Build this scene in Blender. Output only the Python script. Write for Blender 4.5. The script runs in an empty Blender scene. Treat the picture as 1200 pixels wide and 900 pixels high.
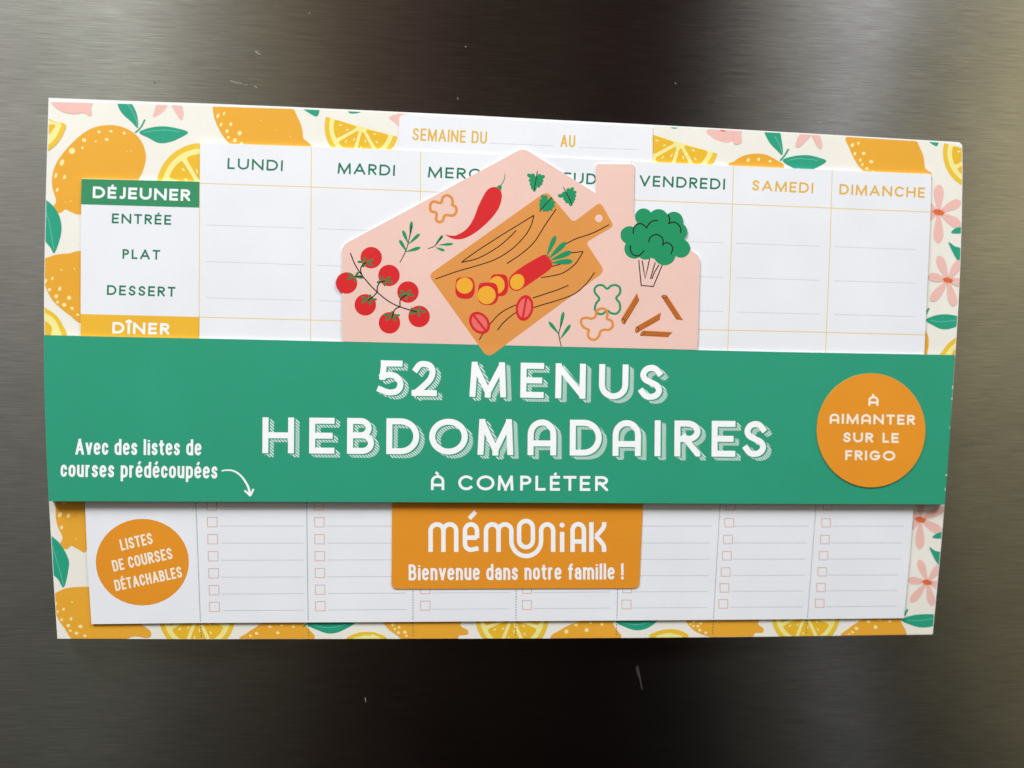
import bpy, math, random
from mathutils import Vector, Euler
from mathutils.geometry import tessellate_polygon

random.seed(7)
S = bpy.context.scene
COL = S.collection

# ------------------------------------------------------------------ camera
cam_data = bpy.data.cameras.new('camera')
cam_data.lens = 25.5
cam_data.sensor_width = 36
cam_data.clip_start = 0.01
cam_data.clip_end = 50
cam_data.dof.use_dof = True
cam_data.dof.focus_distance = 0.249
cam_data.dof.aperture_fstop = 4.5
cam = bpy.data.objects.new('camera', cam_data)
COL.objects.link(cam)
CAM_LOC = Vector((-0.02092661, -0.25737398, 0.01622434))
CAM_ROT = Euler((1.50752407, -0.02615931, -0.0706043), 'XYZ')
cam.location = CAM_LOC
cam.rotation_euler = CAM_ROT
S.camera = cam

# ------------------------------------------------------------------ world: a soft indoor room
W = bpy.data.worlds.new('World')
S.world = W
W.use_nodes = True
nt = W.node_tree
nt.nodes.clear()
N, L = nt.nodes.new, nt.links.new
def ramp(nt, stops, interp='EASE'):
    r = nt.nodes.new('ShaderNodeValToRGB')
    r.color_ramp.interpolation = interp
    e = r.color_ramp.elements
    e[0].position, e[0].color = stops[0][0], (*stops[0][1], 1)
    e[1].position, e[1].color = stops[-1][0], (*stops[-1][1], 1)
    for p, c in stops[1:-1]:
        k = e.new(p); k.color = (*c, 1)
    return r
tc = N('ShaderNodeTexCoord')
sx = N('ShaderNodeSeparateXYZ'); L(tc.outputs['Generated'], sx.inputs[0])
mr = N('ShaderNodeMapRange'); mr.inputs[1].default_value = -1; mr.inputs[2].default_value = 1
L(sx.outputs[0], mr.inputs[0])
def U(u): return (u + 1) / 2
# what the room shows the door, left to right: bright window side, warm dark middle, a cool bright strip, warm wall
ROOM = [(-.49, (150, 146, 138)), (-.455, (138, 138, 123)), (-.42, (146, 146, 132)), (-.38, (140, 140, 123)), (-.335, (118, 112, 98)), (-.25, (104, 98, 84)),
        (-.20, (97, 89, 75)), (-.165, (80, 68, 58)), (-.10, (67, 56, 47)), (-.05, (58, 45, 43)), (.01, (46, 38, 32)), (.11, (42, 34, 29)), (.17, (36, 27, 25)),
        (.265, (35, 27, 25)), (.31, (46, 40, 36)), (.355, (84, 79, 70)), (.40, (103, 100, 91)), (.422, (116, 114, 107)), (.445, (148, 148, 149)), (.465, (142, 142, 140)),
        (.49, (110, 107, 95)), (.53, (115, 110, 92)), (.56, (136, 129, 106)), (.60, (164, 154, 122))]
def srgb(c): return tuple(((v / 255 + .055) / 1.055) ** 2.4 for v in c)
az = ramp(nt, [(0.0, (1.0, 1.0, .98))] + [(U(u), tuple(v / .35 for v in srgb(c))) for u, c in ROOM] + [(1.0, (.95, .92, .82))], 'LINEAR')
L(mr.outputs[0], az.inputs[0])
mz = N('ShaderNodeMapRange'); mz.inputs[1].default_value = -1; mz.inputs[2].default_value = 1
L(sx.outputs[2], mz.inputs[0])
el = ramp(nt, [(0.0, (.05, .05, .055)), (U(-.5), (.135, .135, .138)), (U(-.15), (.30, .30, .30)), (U(.15), (.75, .75, .75)),
               (U(.5), (1.05, 1.05, 1.05)), (1.0, (1.2, 1.2, 1.2))], 'LINEAR')
L(mz.outputs[0], el.inputs[0])
mul = N('ShaderNodeMix'); mul.data_type = 'RGBA'; mul.blend_type = 'MULTIPLY'; mul.inputs[0].default_value = 1
L(az.outputs[0], mul.inputs[6]); L(el.outputs[0], mul.inputs[7])
bg = N('ShaderNodeBackground'); bg.inputs[1].default_value = 0.62
L(mul.outputs[2], bg.inputs[0])
ow = N('ShaderNodeOutputWorld'); L(bg.outputs[0], ow.inputs[0])

# ------------------------------------------------------------------ the room's two lights, high up at either side
def room_light(loc, energy, color, w, h):
    ld = bpy.data.lights.new('room_light', 'AREA')
    ld.shape = 'RECTANGLE'; ld.size, ld.size_y = w, h
    ld.energy, ld.color = energy, color
    o = bpy.data.objects.new('room_light', ld); COL.objects.link(o); o.location = loc
    o.rotation_euler = (-Vector(loc)).to_track_quat('-Z', 'Y').to_euler()
room_light((-0.75, -0.60, 1.2), 33.5, (0.95, 0.975, 1.0), .6, .4)
room_light((0.75, -0.60, 1.25), 19.5, (0.97, 0.98, 1.0), .6, .4)

S.view_settings.view_transform = 'Standard'
S.view_settings.look = 'None'
S.view_settings.exposure = 0
S.view_settings.gamma = 1

# ------------------------------------------------------------------ measuring: photo position -> point on a sheet lying d metres off the door
FPX = 850.0
RM = CAM_ROT.to_matrix()
class Plane:
    def __init__(s, o, n): s.o, s.n = o, n
    def lift(s, e): return Plane(s.o + Vector((0, -e, 0)), s.n)
def M(p, d):
    r = RM @ Vector(((p[0] - 600) / FPX, (450 - p[1]) / FPX, -1))
    if isinstance(d, Plane): return CAM_LOC + r * ((d.o - CAM_LOC).dot(d.n) / r.dot(d.n))
    t = (-d - CAM_LOC.y) / r.y
    return CAM_LOC + r * t

# depths of the layers, metres off the fridge door
D_CARD, D_TAB, D_SHEET, D_LOGO = .0050, .00525, .0056, .00585
STEP = 1.1e-6
# the band lies close to the sheet along its top edge and stands off it along its loose lower edge
_p, _q, _r = M((52, 392.6), .0061), M((1118.6, 416), .0061), M((600, 589), .0074)
D_BAND = Plane(_p, (_q - _p).cross(_r - _p).normalized())

# ------------------------------------------------------------------ materials
def lin(c):
    return tuple((v / 255 / 12.92) if v / 255 <= .04045 else ((v / 255 + .055) / 1.055) ** 2.4 for v in c)
MATS = {}
def ink(name, rgb, rough=.55, spec=.25, grain=.05, bump=.06):
    m = bpy.data.materials.new(name); m.use_nodes = True
    t = m.node_tree; b = t.nodes['Principled BSDF']
    b.inputs['Roughness'].default_value = rough
    b.inputs['Specular IOR Level'].default_value = spec
    co = t.nodes.new('ShaderNodeTexCoord')
    n = t.nodes.new('ShaderNodeTexNoise'); n.inputs['Scale'].default_value = 1900; n.inputs['Detail'].default_value = 3
    t.links.new(co.outputs['Object'], n.inputs['Vector'])
    c = lin(rgb)
    mx = t.nodes.new('ShaderNodeMix'); mx.data_type = 'RGBA'
    mx.inputs[6].default_value = (*[v * (1 - grain) for v in c], 1)
    mx.inputs[7].default_value = (*[min(1, v * (1 + grain)) for v in c], 1)
    n3 = t.nodes.new('ShaderNodeTexNoise'); n3.inputs['Scale'].default_value = 45; n3.inputs['Detail'].default_value = 5
    t.links.new(co.outputs['Object'], n3.inputs['Vector'])
    av = t.nodes.new('ShaderNodeMath'); av.operation = 'ADD'; t.links.new(n.outputs['Fac'], av.inputs[0]); t.links.new(n3.outputs['Fac'], av.inputs[1])
    hf = t.nodes.new('ShaderNodeMath'); hf.operation = 'MULTIPLY_ADD'; hf.inputs[1].default_value = 1.2; hf.inputs[2].default_value = -.7; t.links.new(av.outputs[0], hf.inputs[0])
    t.links.new(hf.outputs[0], mx.inputs[0]); t.links.new(mx.outputs[2], b.inputs['Base Color'])
    bp = t.nodes.new('ShaderNodeBump'); bp.inputs['Strength'].default_value = bump; bp.inputs['Distance'].default_value = .0001
    n2 = t.nodes.new('ShaderNodeTexNoise'); n2.inputs['Scale'].default_value = 900; n2.inputs['Detail'].default_value = 4
    t.links.new(co.outputs['Object'], n2.inputs['Vector'])
    t.links.new(n2.outputs['Fac'], bp.inputs['Height']); t.links.new(bp.outputs[0], b.inputs['Normal'])
    MATS[name] = m
    return m
INKS = dict(
    paper=(234, 235, 240), cream=(236, 232, 222), card_white=(240, 240, 238),
    lemon=(231, 167, 51), lemon_spot=(246, 228, 160), rind=(233, 192, 52), pith=(240, 230, 150), flesh=(231, 182, 44), pip=(247, 232, 170),
    leaf=(38, 157, 125), vein=(120, 200, 176), petal=(236, 188, 178), pollen=(222, 105, 62),
    green=(43, 151, 118), label_green=(52, 140, 96), label_yellow=(236, 182, 52), text_green=(26, 118, 86), text_gold=(226, 178, 72),
    gold_line=(228, 200, 130), dots=(158, 160, 174), dots_dark=(128, 130, 146), perf=(92, 94, 108), box=(212, 168, 150),
    pink=(236, 198, 186), wood=(222, 148, 74), black=(24, 20, 20), red=(214, 38, 42), red_light=(232, 110, 104), yolk=(236, 172, 50),
    veg_green=(30, 146, 96), calyx=(52, 128, 70), pepper=(222, 142, 66), pasta=(214, 124, 52), pasta_dark=(112, 52, 26),
    orange=(228, 146, 38), white=(246, 246, 248), text_cream=(244, 236, 220))
for k, v in INKS.items(): ink(k + '_ink', v)
# hatched drop shade of the title lettering: printed fine diagonal lines
hm = ink('hatch_ink', (150, 205, 185))
t = hm.node_tree; b = t.nodes['Principled BSDF']
co = t.nodes.new('ShaderNodeTexCoord'); sp = t.nodes.new('ShaderNodeSeparateXYZ'); t.links.new(co.outputs['Object'], sp.inputs[0])
a1 = t.nodes.new('ShaderNodeMath'); a1.operation = 'ADD'; t.links.new(sp.outputs[0], a1.inputs[0]); t.links.new(sp.outputs[2], a1.inputs[1])
a2 = t.nodes.new('ShaderNodeMath'); a2.operation = 'MULTIPLY'; a2.inputs[1].default_value = 930; t.links.new(a1.outputs[0], a2.inputs[0])
a3 = t.nodes.new('ShaderNodeMath'); a3.operation = 'FRACT'; t.links.new(a2.outputs[0], a3.inputs[0])
a4 = t.nodes.new('ShaderNodeMath'); a4.operation = 'GREATER_THAN'; a4.inputs[1].default_value = .47; t.links.new(a3.outputs[0], a4.inputs[0])
mx = t.nodes.new('ShaderNodeMix'); mx.data_type = 'RGBA'; t.links.new(a4.outputs[0], mx.inputs[0])
mx.inputs[6].default_value = (*lin((44, 150, 120)), 1); mx.inputs[7].default_value = (*lin((226, 238, 235)), 1)
t.links.new(mx.outputs[2], b.inputs['Base Color'])

def steel():
    m = bpy.data.materials.new('brushed_steel'); m.use_nodes = True
    t = m.node_tree; b = t.nodes['Principled BSDF']; n, l = t.nodes.new, t.links.new
    b.inputs['Metallic'].default_value = 1
    b.inputs['Anisotropic'].default_value = 1.0
    b.inputs['Anisotropic Rotation'].default_value = .25
    tg = n('ShaderNodeTangent'); tg.direction_type = 'UV_MAP'; tg.uv_map = 'UVMap'; l(tg.outputs[0], b.inputs['Tangent'])
    co = n('ShaderNodeTexCoord')
    def streak(sx, sz, detail=3):
        mp = n('ShaderNodeMapping'); mp.inputs['Scale'].default_value = (sx, 1, sz); l(co.outputs['Object'], mp.inputs[0])
        k = n('ShaderNodeTexNoise'); k.inputs['Scale'].default_value = 1; k.inputs['Detail'].default_value = detail
        l(mp.outputs[0], k.inputs['Vector']); return k
    fine, mid, wide = streak(110, 6000), streak(60, 3000), streak(6, 14)
    add = n('ShaderNodeMath'); add.operation = 'ADD'; l(fine.outputs['Fac'], add.inputs[0]); l(mid.outputs['Fac'], add.inputs[1])
    bp = n('ShaderNodeBump'); bp.inputs['Strength'].default_value = .10; bp.inputs['Distance'].default_value = .00012
    l(add.outputs[0], bp.inputs['Height']); l(bp.outputs[0], b.inputs['Normal'])
    cr = n('ShaderNodeMapRange'); cr.inputs[1].default_value = .6; cr.inputs[2].default_value = 1.4
    cr.inputs[3].default_value = .41; cr.inputs[4].default_value = .76; l(add.outputs[0], cr.inputs[0])
    hs = n('ShaderNodeCombineColor')
    # faint wiped smears over the grain
    mp = n('ShaderNodeMapping'); mp.inputs['Scale'].default_value = (14, 1, 30); mp.inputs['Rotation'].default_value = (0, .5, 0); l(co.outputs['Object'], mp.inputs[0])
    sm = n('ShaderNodeTexNoise'); sm.inputs['Scale'].default_value = 1; sm.inputs['Detail'].default_value = 6; sm.inputs['Distortion'].default_value = .8; l(mp.outputs[0], sm.inputs['Vector'])
    sr = n('ShaderNodeMapRange'); sr.inputs[1].default_value = .3; sr.inputs[2].default_value = .7; sr.inputs[3].default_value = .93; sr.inputs[4].default_value = 1.07; l(sm.outputs['Fac'], sr.inputs[0])
    cm = n('ShaderNodeMath'); cm.operation = 'MULTIPLY'; l(cr.outputs[0], cm.inputs[0]); l(sr.outputs[0], cm.inputs[1]); cr = cm
    w = n('ShaderNodeMath'); w.operation = 'MULTIPLY'; w.inputs[1].default_value = 1.0; l(cr.outputs[0], w.inputs[0])
    l(cr.outputs[0], hs.inputs[0]); l(cr.outputs[0], hs.inputs[1]); l(w.outputs[0], hs.inputs[2])
    l(hs.outputs[0], b.inputs['Base Color'])
    rr = n('ShaderNodeMapRange'); rr.inputs[3].default_value = .10; rr.inputs[4].default_value = .13; l(wide.outputs['Fac'], rr.inputs[0])
    l(rr.outputs[0], b.inputs['Roughness'])
    return m
STEEL = steel()

# ------------------------------------------------------------------ 2D helpers
def Z(ox, oy, s):
    return lambda pts: [(ox + x / s, oy + y / s) for x, y in pts]
def catmull(pts, closed=True, n=8):
    out, m = [], len(pts)
    rng = range(m) if closed else range(m - 1)
    for i in rng:
        g = (lambda j: pts[j % m]) if closed else (lambda j: pts[max(0, min(m - 1, j))])
        p0, p1, p2, p3 = g(i - 1), g(i), g(i + 1), g(i + 2)
        for k in range(n):
            u = k / n
            out.append(tuple(.5 * (2 * b + (c - a) * u + (2 * a - 5 * b + 4 * c - d) * u * u + (3 * b - a - 3 * c + d) * u ** 3)
                             for a, b, c, d in zip(p0, p1, p2, p3)))
    if not closed: out.append(tuple(pts[-1]))
    return out
def rounded(pts, r, n=6):
    out, m = [], len(pts)
    for i in range(m):
        rr = r[i] if isinstance(r, (list, tuple)) else r
        p, a, b = Vector(pts[i]), Vector(pts[i - 1]), Vector(pts[(i + 1) % m])
        if rr <= 0: out.append(tuple(p)); continue
        ra = min(rr, (a - p).length * .45); rb = min(rr, (b - p).length * .45)
        s, e = p + (a - p).normalized() * ra, p + (b - p).normalized() * rb
        for k in range(n + 1):
            u = k / n
            out.append(tuple(s * (1 - u) ** 2 + p * 2 * u * (1 - u) + e * u * u))
    return out
def ellipse(c, rx, ry, rot=0, n=40, a0=0, a1=360):
    ca, sa = math.cos(math.radians(rot)), math.sin(math.radians(rot)); o = []
    full = abs(a1 - a0) >= 360
    for k in range(n if full else n + 1):
        a = math.radians(a0 + (a1 - a0) * k / n); x, y = rx * math.cos(a), ry * math.sin(a)
        o.append((c[0] + x * ca - y * sa, c[1] + x * sa + y * ca))
    return o
def clip_convex(poly, conv):
    ar = sum(conv[i - 1][0] * conv[i][1] - conv[i][0] * conv[i - 1][1] for i in range(len(conv)))
    sg = 1 if ar > 0 else -1
    out = list(poly)
    for i in range(len(conv)):
        a, b = conv[i - 1], conv[i]
        if not out: return []
        inp, out = out, []
        f = lambda p: sg * ((b[0] - a[0]) * (p[1] - a[1]) - (b[1] - a[1]) * (p[0] - a[0]))
        for j in range(len(inp)):
            p, q = inp[j - 1], inp[j]; fp, fq = f(p), f(q)
            if (fp >= 0) != (fq >= 0):
                u = fp / (fp - fq); out.append((p[0] + (q[0] - p[0]) * u, p[1] + (q[1] - p[1]) * u))
            if fq >= 0: out.append(q)
    return out
def ribbon(pts, w, closed=False, w1=None):
    """quads of a stroke of width w along pts"""
    P = [Vector(p) for p in pts]; q = [P[0]]
    for p in P[1:]:
        if (p - q[-1]).length > 1e-5: q.append(p)
    if closed and (q[0] - q[-1]).length < 1e-5: q.pop()
    P = q; m = len(P)
    if m < 2: return []
    Ls, Rs = [], []
    for i in range(m):
        if closed: d0, d1 = (P[i] - P[i - 1]).normalized(), (P[(i + 1) % m] - P[i]).normalized()
        else:
            d0 = (P[i] - P[i - 1]).normalized() if i else (P[1] - P[0]).normalized()
            d1 = (P[i + 1] - P[i]).normalized() if i < m - 1 else d0
        t = d0 + d1
        t = d0 if t.length < 1e-4 else t.normalized()
        n = Vector((-t.y, t.x)); k = max(.5, n.dot(Vector((-d1.y, d1.x))))
        ww = w if w1 is None else w + (w1 - w) * i / (m - 1)
        Ls.append(P[i] + n * ww / 2 / k); Rs.append(P[i] - n * ww / 2 / k)
    return [[tuple(Ls[i]), tuple(Ls[(i + 1) % m]), tuple(Rs[(i + 1) % m]), tuple(Rs[i])] for i in range(m if closed else m - 1)]
def drop(base, tip, w):
    """a leaf-like teardrop from base to tip"""
    b, e = Vector(base), Vector(tip); a = e - b; n = Vector((-a.y, a.x)).normalized() * w / 2
    f = [(0, .12), (.3, .62), (.65, 1), (.88, .8), (1, 0)]
    return catmull([tuple(b + a * u + n * k) for u, k in f] + [tuple(b + a * u - n * k) for u, k in f[::-1][1:]], True, 5)

# ------------------------------------------------------------------ mesh builder for printed and cut paper
def link(o, parent=None, label=None, cat=None, kind=None, group=None):
    COL.objects.link(o)
    if parent is not None: o.parent = parent
    for k, v in (('label', label), ('category', cat), ('kind', kind), ('group', group)):
        if v: o[k] = v
    return o
class Art:
    def __init__(s, name, parent, root, d, clip=None):
        s.name, s.parent, s.root, s.d, s.clip = name, parent, root, d, clip
        s.v, s.f, s.mi, s.mats, s.k = [], [], [], [], 1
    def up(s, n=1): s.k += n; return s
    def depth(s, k=None):
        e = STEP * (s.k if k is None else k)
        return s.d.lift(e) if isinstance(s.d, Plane) else s.d + e
    def slot(s, m):
        if m not in s.mats: s.mats.append(m)
        return s.mats.index(m)
    def raw(s, pts3, faces, m):
        o = len(s.v); s.v += pts3; i = s.slot(m)
        for f in faces: s.f.append([o + a for a in f]); s.mi.append(i)
    def poly(s, pts, m, holes=(), k=None):
        if s.clip: pts = clip_convex(pts, s.clip)
        if len(pts) < 3: return s
        loops = [pts, *holes]; flat = [p for lp in loops for p in lp]; d = s.depth(k)
        tri = [[0, 1, 2]] if len(flat) == 3 else tessellate_polygon([[Vector((x, y, 0)) for x, y in lp] for lp in loops])
        s.raw([M(p, d) for p in flat], [list(t_) for t_ in tri], m)
        return s
    def line(s, pts, w, m, closed=False, smooth=False, w1=None, k=None):
        if smooth: pts = catmull(pts, closed, 8)
        d = s.depth(k)
        for q in ribbon(pts, w, closed, w1):
            if s.clip: q = clip_convex(q, s.clip)
            if len(q) >= 3: s.raw([M(p, d) for p in q], [list(range(len(q)))], m)
        return s
    def disc(s, c, rx, ry, m, rot=0): return s.poly(ellipse(c, rx, ry, rot), m)
    def dotted(s, pts, step, w, h, m):
        for (x0, y0), (x1, y1) in zip(pts, pts[1:]):
            ln = math.hypot(x1 - x0, y1 - y0); n = max(1, int(ln / step))
            ux, uy = (x1 - x0) / ln, (y1 - y0) / ln
            for i in range(n):
                a = i * ln / n; q = [(x0 + ux * b - uy * c, y0 + uy * b + ux * c) for b, c in ((a, -h / 2), (a + w, -h / 2), (a + w, h / 2), (a, h / 2))]
                s.raw([M(p, s.depth()) for p in q], [[0, 1, 2, 3]], m)
        return s
    def solid(s, pts, m, back, side=None):
        """a cut sheet or block: printed front at s.d, straight sides down to depth back"""
        tri = tessellate_polygon([[Vector((x, y, 0)) for x, y in pts]])
        F = [M(p, s.d) for p in pts]
        B = [M(p, s.d) + Vector((0, .00025, 0)) if back is None else Vector((f.x, -back, f.z)) for f, p in zip(F, pts)]
        s.raw(F, [list(t_) for t_ in tri], m); s.raw(B, [list(t_) for t_ in tri], side or m)
        n = len(pts)
        s.raw(F + B, [[i, (i + 1) % n, n + (i + 1) % n, n + i] for i in range(n)], side or m)
        return s
    def done(s, label=None, **kw):
        me = bpy.data.meshes.new(s.name)
        o0 = s.root.location if s.root else Vector()
        me.from_pydata([tuple(p - o0) for p in s.v], [], s.f)
        for m in s.mats: me.materials.append(MATS[m + '_ink'] if m + '_ink' in MATS else MATS[m])
        me.polygons.foreach_set('material_index', s.mi); me.update()
        return link(bpy.data.objects.new(s.name, me), s.parent, label, **kw)

# ------------------------------------------------------------------ lettering: stroke alphabets
def arc(cx, cy, rx, ry, a0, a1, n=14):
    return [(cx + rx * math.cos(math.radians(a0 + (a1 - a0) * i / n)), cy + ry * math.sin(math.radians(a0 + (a1 - a0) * i / n))) for i in range(n + 1)]
SS = catmull([(.95, .83), (.74, .97), (.48, 1), (.2, .93), (.06, .76), (.18, .6), (.5, .5), (.84, .39), (.96, .22), (.8, .06), (.48, 0), (.2, .04), (0, .18)], False, 6)
ACUTE, GRAVE, CIRC = ('acc', [(.42, 1.15), (.68, 1.36)]), ('acc', [(.32, 1.36), (.58, 1.15)]), ('acc', [(-.9, 1.14), (.5, 1.34), (1.9, 1.14)])
E_ = [[(0, 0), (0, 1)], [(0, 1), (1, 1)], [(0, .5), (.9, .5)], [(0, 0), (1, 0)]]
RA = [[(0, 0), (0, .6)] + arc(.5, .6, .5, .4, 180, 0) + [(1, 0)], [(0, .3), (1, .3)]]
P_ = [[(0, 0), (0, 1)], [(0, 1), (.5, 1)] + arc(.5, .74, .5, .26, 90, -90) + [(0, .48)]]
# glyph: (width / cap height, strokes); strokes named in CLIP are extended and cut flat to the letter's box
FA = {
 'A': (.84, [[(0, 0), (.5, 1)], [(.5, 1), (1, 0)], ('bar', [(.18, .3), (.82, .3)])]),
 'a': (.74, RA), 'À': (.74, RA + [GRAVE]),
 'B': (.62, [[(0, 0), (0, 1)], [(0, 1), (.5, 1)] + arc(.5, .76, .38, .24, 90, -90) + [(0, .52)], [(0, .52), (.55, .52)] + arc(.58, .26, .42, .26, 90, -90) + [(0, 0)]]),
 'C': (.76, [arc(.56, .5, .56, .5, 46, 314, 24)]),
 'D': (.78, [[(0, 0), (0, 1)], [(0, 1), (.4, 1)] + arc(.42, .5, .58, .5, 90, -90, 20) + [(0, 0)]]),
 'E': (.56, E_), 'É': (.56, E_ + [ACUTE]),
 'F': (.54, [[(0, 0), (0, 1)], [(0, 1), (1, 1)], [(0, .48), (.88, .48)]]),
 'G': (.84, [arc(.5, .5, .5, .5, 46, 352, 24), [(.55, .44), (1, .44)]]),
 'H': (.76, [[(0, 0), (0, 1)], [(1, 0), (1, 1)], [(0, .5), (1, .5)]]),
 'I': (0, [[(.5, 0), (.5, 1)]]), 'Î': (0, [[(.5, 0), (.5, 1)], CIRC]),
 'J': (.42, [[(1, 1), (1, .3)] + arc(.45, .3, .55, .3, 0, -120)]),
 'L': (.5, [[(0, 1), (0, 0)], [(0, 0), (1, 0)]]),
 'M': (.95, [[(0, 0), (.05, 1)], ('bar', [(.05, 1), (.5, .06)]), ('bar', [(.5, .06), (.95, 1)]), [(.95, 1), (1, 0)], ('blk', [(.5, .14), (.5, -.02)])]),
 'N': (.8, [[(0, 0), (0, 1)], [(0, 1), (1, 0)], [(1, 0), (1, 1)]]),
 'O': (.96, [('closed', arc(.5, .5, .5, .5, 0, 360, 36)[:-1])]),
 'P': (.56, P_), 'R': (.6, P_ + [('cut', [(.42, .48), (1, 0)])]),
 'S': (.58, [SS]), 'T': (.64, [[(0, 1), (1, 1)], [(.5, 0), (.5, 1)]]),
 'U': (.76, [[(0, 1), (0, .4)] + arc(.5, .4, .5, .4, 180, 360) + [(1, 1)]]),
 'V': (.8, [[(0, 1), (.5, 0)], [(.5, 0), (1, 1)]]),
 '5': (.66, [[(.14, 1), (.92, 1)], [(.16, 1), (.08, .54)], catmull([(.08, .54), (.42, .61), (.78, .54), (.98, .31), (.84, .07), (.42, 0), (-.02, .1)], False)]),
 '2': (.66, [catmull([(.06, .82), (.24, .97), (.5, 1), (.8, .93), (.92, .72), (.78, .46), (.4, .2), (.04, .0)], False), [(0, 0), (1, 0)]]),
 ' ': (.34, [])}
OB = ('closed', arc(.5, .7, .5, .3, 180, 0) + arc(.5, .3, .5, .3, 0, -180))
OL = ('closed', arc(.5, .48, .5, .24, 180, 0) + arc(.5, .24, .5, .24, 0, -180))
EL = [('bar', [(1, .36), (1, .46)] + arc(.5, .46, .5, .26, 0, 180) + [(0, .24)] + arc(.5, .24, .5, .24, 180, 340)), ('bar', [(.02, .37), (1.05, .37)])]
FB = dict(FA)
for ch, wd in dict(A=.52, B=.46, E=.39, F=.38, H=.48, L=.38, M=.62, N=.5, P=.45, R=.47, S=.45, T=.44).items(): FB[ch] = (wd, FA[ch][1])
FB['É'] = (.39, E_ + [('acc', [(.3, 1.16), (.75, 1.36)])])
FB.update({
 'O': (.47, [OB]), 'U': (.47, [[(0, 1), (0, .3)] + arc(.5, .3, .5, .3, 180, 360) + [(1, 1)]]),
 'C': (.45, [arc(.5, .7, .5, .3, 15, 180) + arc(.5, .3, .5, .3, 180, 345)]),
 'D': (.47, [[(0, 0), (0, 1)], [(0, 1), (.45, 1)] + arc(.5, .7, .5, .3, 90, 0) + arc(.5, .3, .5, .3, 0, -90) + [(0, 0)]]),
 'a': (.4, [arc(.5, .48, .5, .24, 155, 0) + [(1, 0)], [(1, .42), (.45, .42)] + arc(.45, .21, .45, .21, 90, 270) + [(1, 0)]]),
 'c': (.38, [arc(.5, .48, .5, .24, 15, 180) + arc(.5, .24, .5, .24, 180, 345)]),
 'd': (.42, [[(1, 0), (1, 1)], OL]), 'e': (.41, EL), 'é': (.41, EL + [('acc', [(.35, .9), (.75, 1.12)])]),
 'f': (.3, [[(.4, 0), (.4, .78)] + arc(.95, .78, .55, .22, 180, 95), [(0, .7), (.95, .7)]]),
 'i': (0, [[(.5, 0), (.5, .72)], ('acc', [(.5, .9), (.5, 1.02)])]), 'l': (0, [[(.5, 0), (.5, 1)]]),
 'm': (.66, [[(0, 0), (0, .72)], [(0, .5)] + arc(.25, .5, .25, .22, 180, 0) + [(.5, 0)], [(.5, .5)] + arc(.75, .5, .25, .22, 180, 0) + [(1, 0)]]),
 'n': (.41, [[(0, 0), (0, .72)], [(0, .48)] + arc(.5, .48, .5, .24, 180, 0) + [(1, 0)]]),
 'o': (.41, [OL]), 'p': (.42, [[(0, -.28), (0, .72)], OL]),
 'r': (.29, [[(0, 0), (0, .72)], [(0, .42)] + arc(.65, .42, .65, .3, 180, 85)]),
 's': (.37, [[(x, y * .72) for x, y in SS]]),
 't': (.3, [[(.4, .92), (.4, .22)] + arc(.95, .22, .55, .22, 180, 265), [(0, .7), (1, .7)]]),
 'u': (.41, [[(1, 0), (1, .72)], [(0, .72), (0, .24)] + arc(.5, .24, .5, .24, 180, 360)]),
 'v': (.41, [('cutx', [(0, .72), (.5, 0)]), ('cutx', [(.5, 0), (1, .72)])]),
 '!': (0, [[(.5, .3), (.5, 1)], [(.5, 0), (.5, .04)]]), ' ': (.2, [])})
DIAG_A = set('AMNV')
def glyph_polys(ch, font, cap, sw, wscale):
    wd, strokes = font[ch]; h = sw / 2; Wd = max(sw, wd * cap * wscale); out = []
    ix = lambda x: h + x * (Wd - sw); iy = lambda y: h + y * (cap - sw)
    if Wd <= sw * 1.01: ix = lambda x: h + (x - .5) * sw * .9
    for st in strokes:
        tag = None
        if isinstance(st[0], str): tag, st = st
        P = [(ix(x), iy(y)) for x, y in st]
        box = None
        if tag is None and ch in DIAG_A and len(P) == 2: tag = 'cut'
        if tag in ('cut', 'cutx'): box = [(-.0, 0), (Wd, 0), (Wd, cap if tag == 'cut' else iy(.72) + h), (0, cap if tag == 'cut' else iy(.72) + h)]
        if tag == 'bar' or tag == 'acc': ext = 0
        elif box: ext = sw * .9
        else: ext = h
        if tag == 'closed': out.append(ribbon(P, sw, True)); continue
        a, b = Vector(P[0]), Vector(P[1]); P[0] = tuple(a + (a - b).normalized() * ext)
        a, b = Vector(P[-1]), Vector(P[-2]); P[-1] = tuple(a + (a - b).normalized() * ext)
        R = ribbon(P, sw * (.9 if tag == 'acc' else 1))
        if box: R = [c for c in (clip_convex(q, box) for q in R) if len(c) >= 3]
        out.append(R)
    return out, Wd
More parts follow.
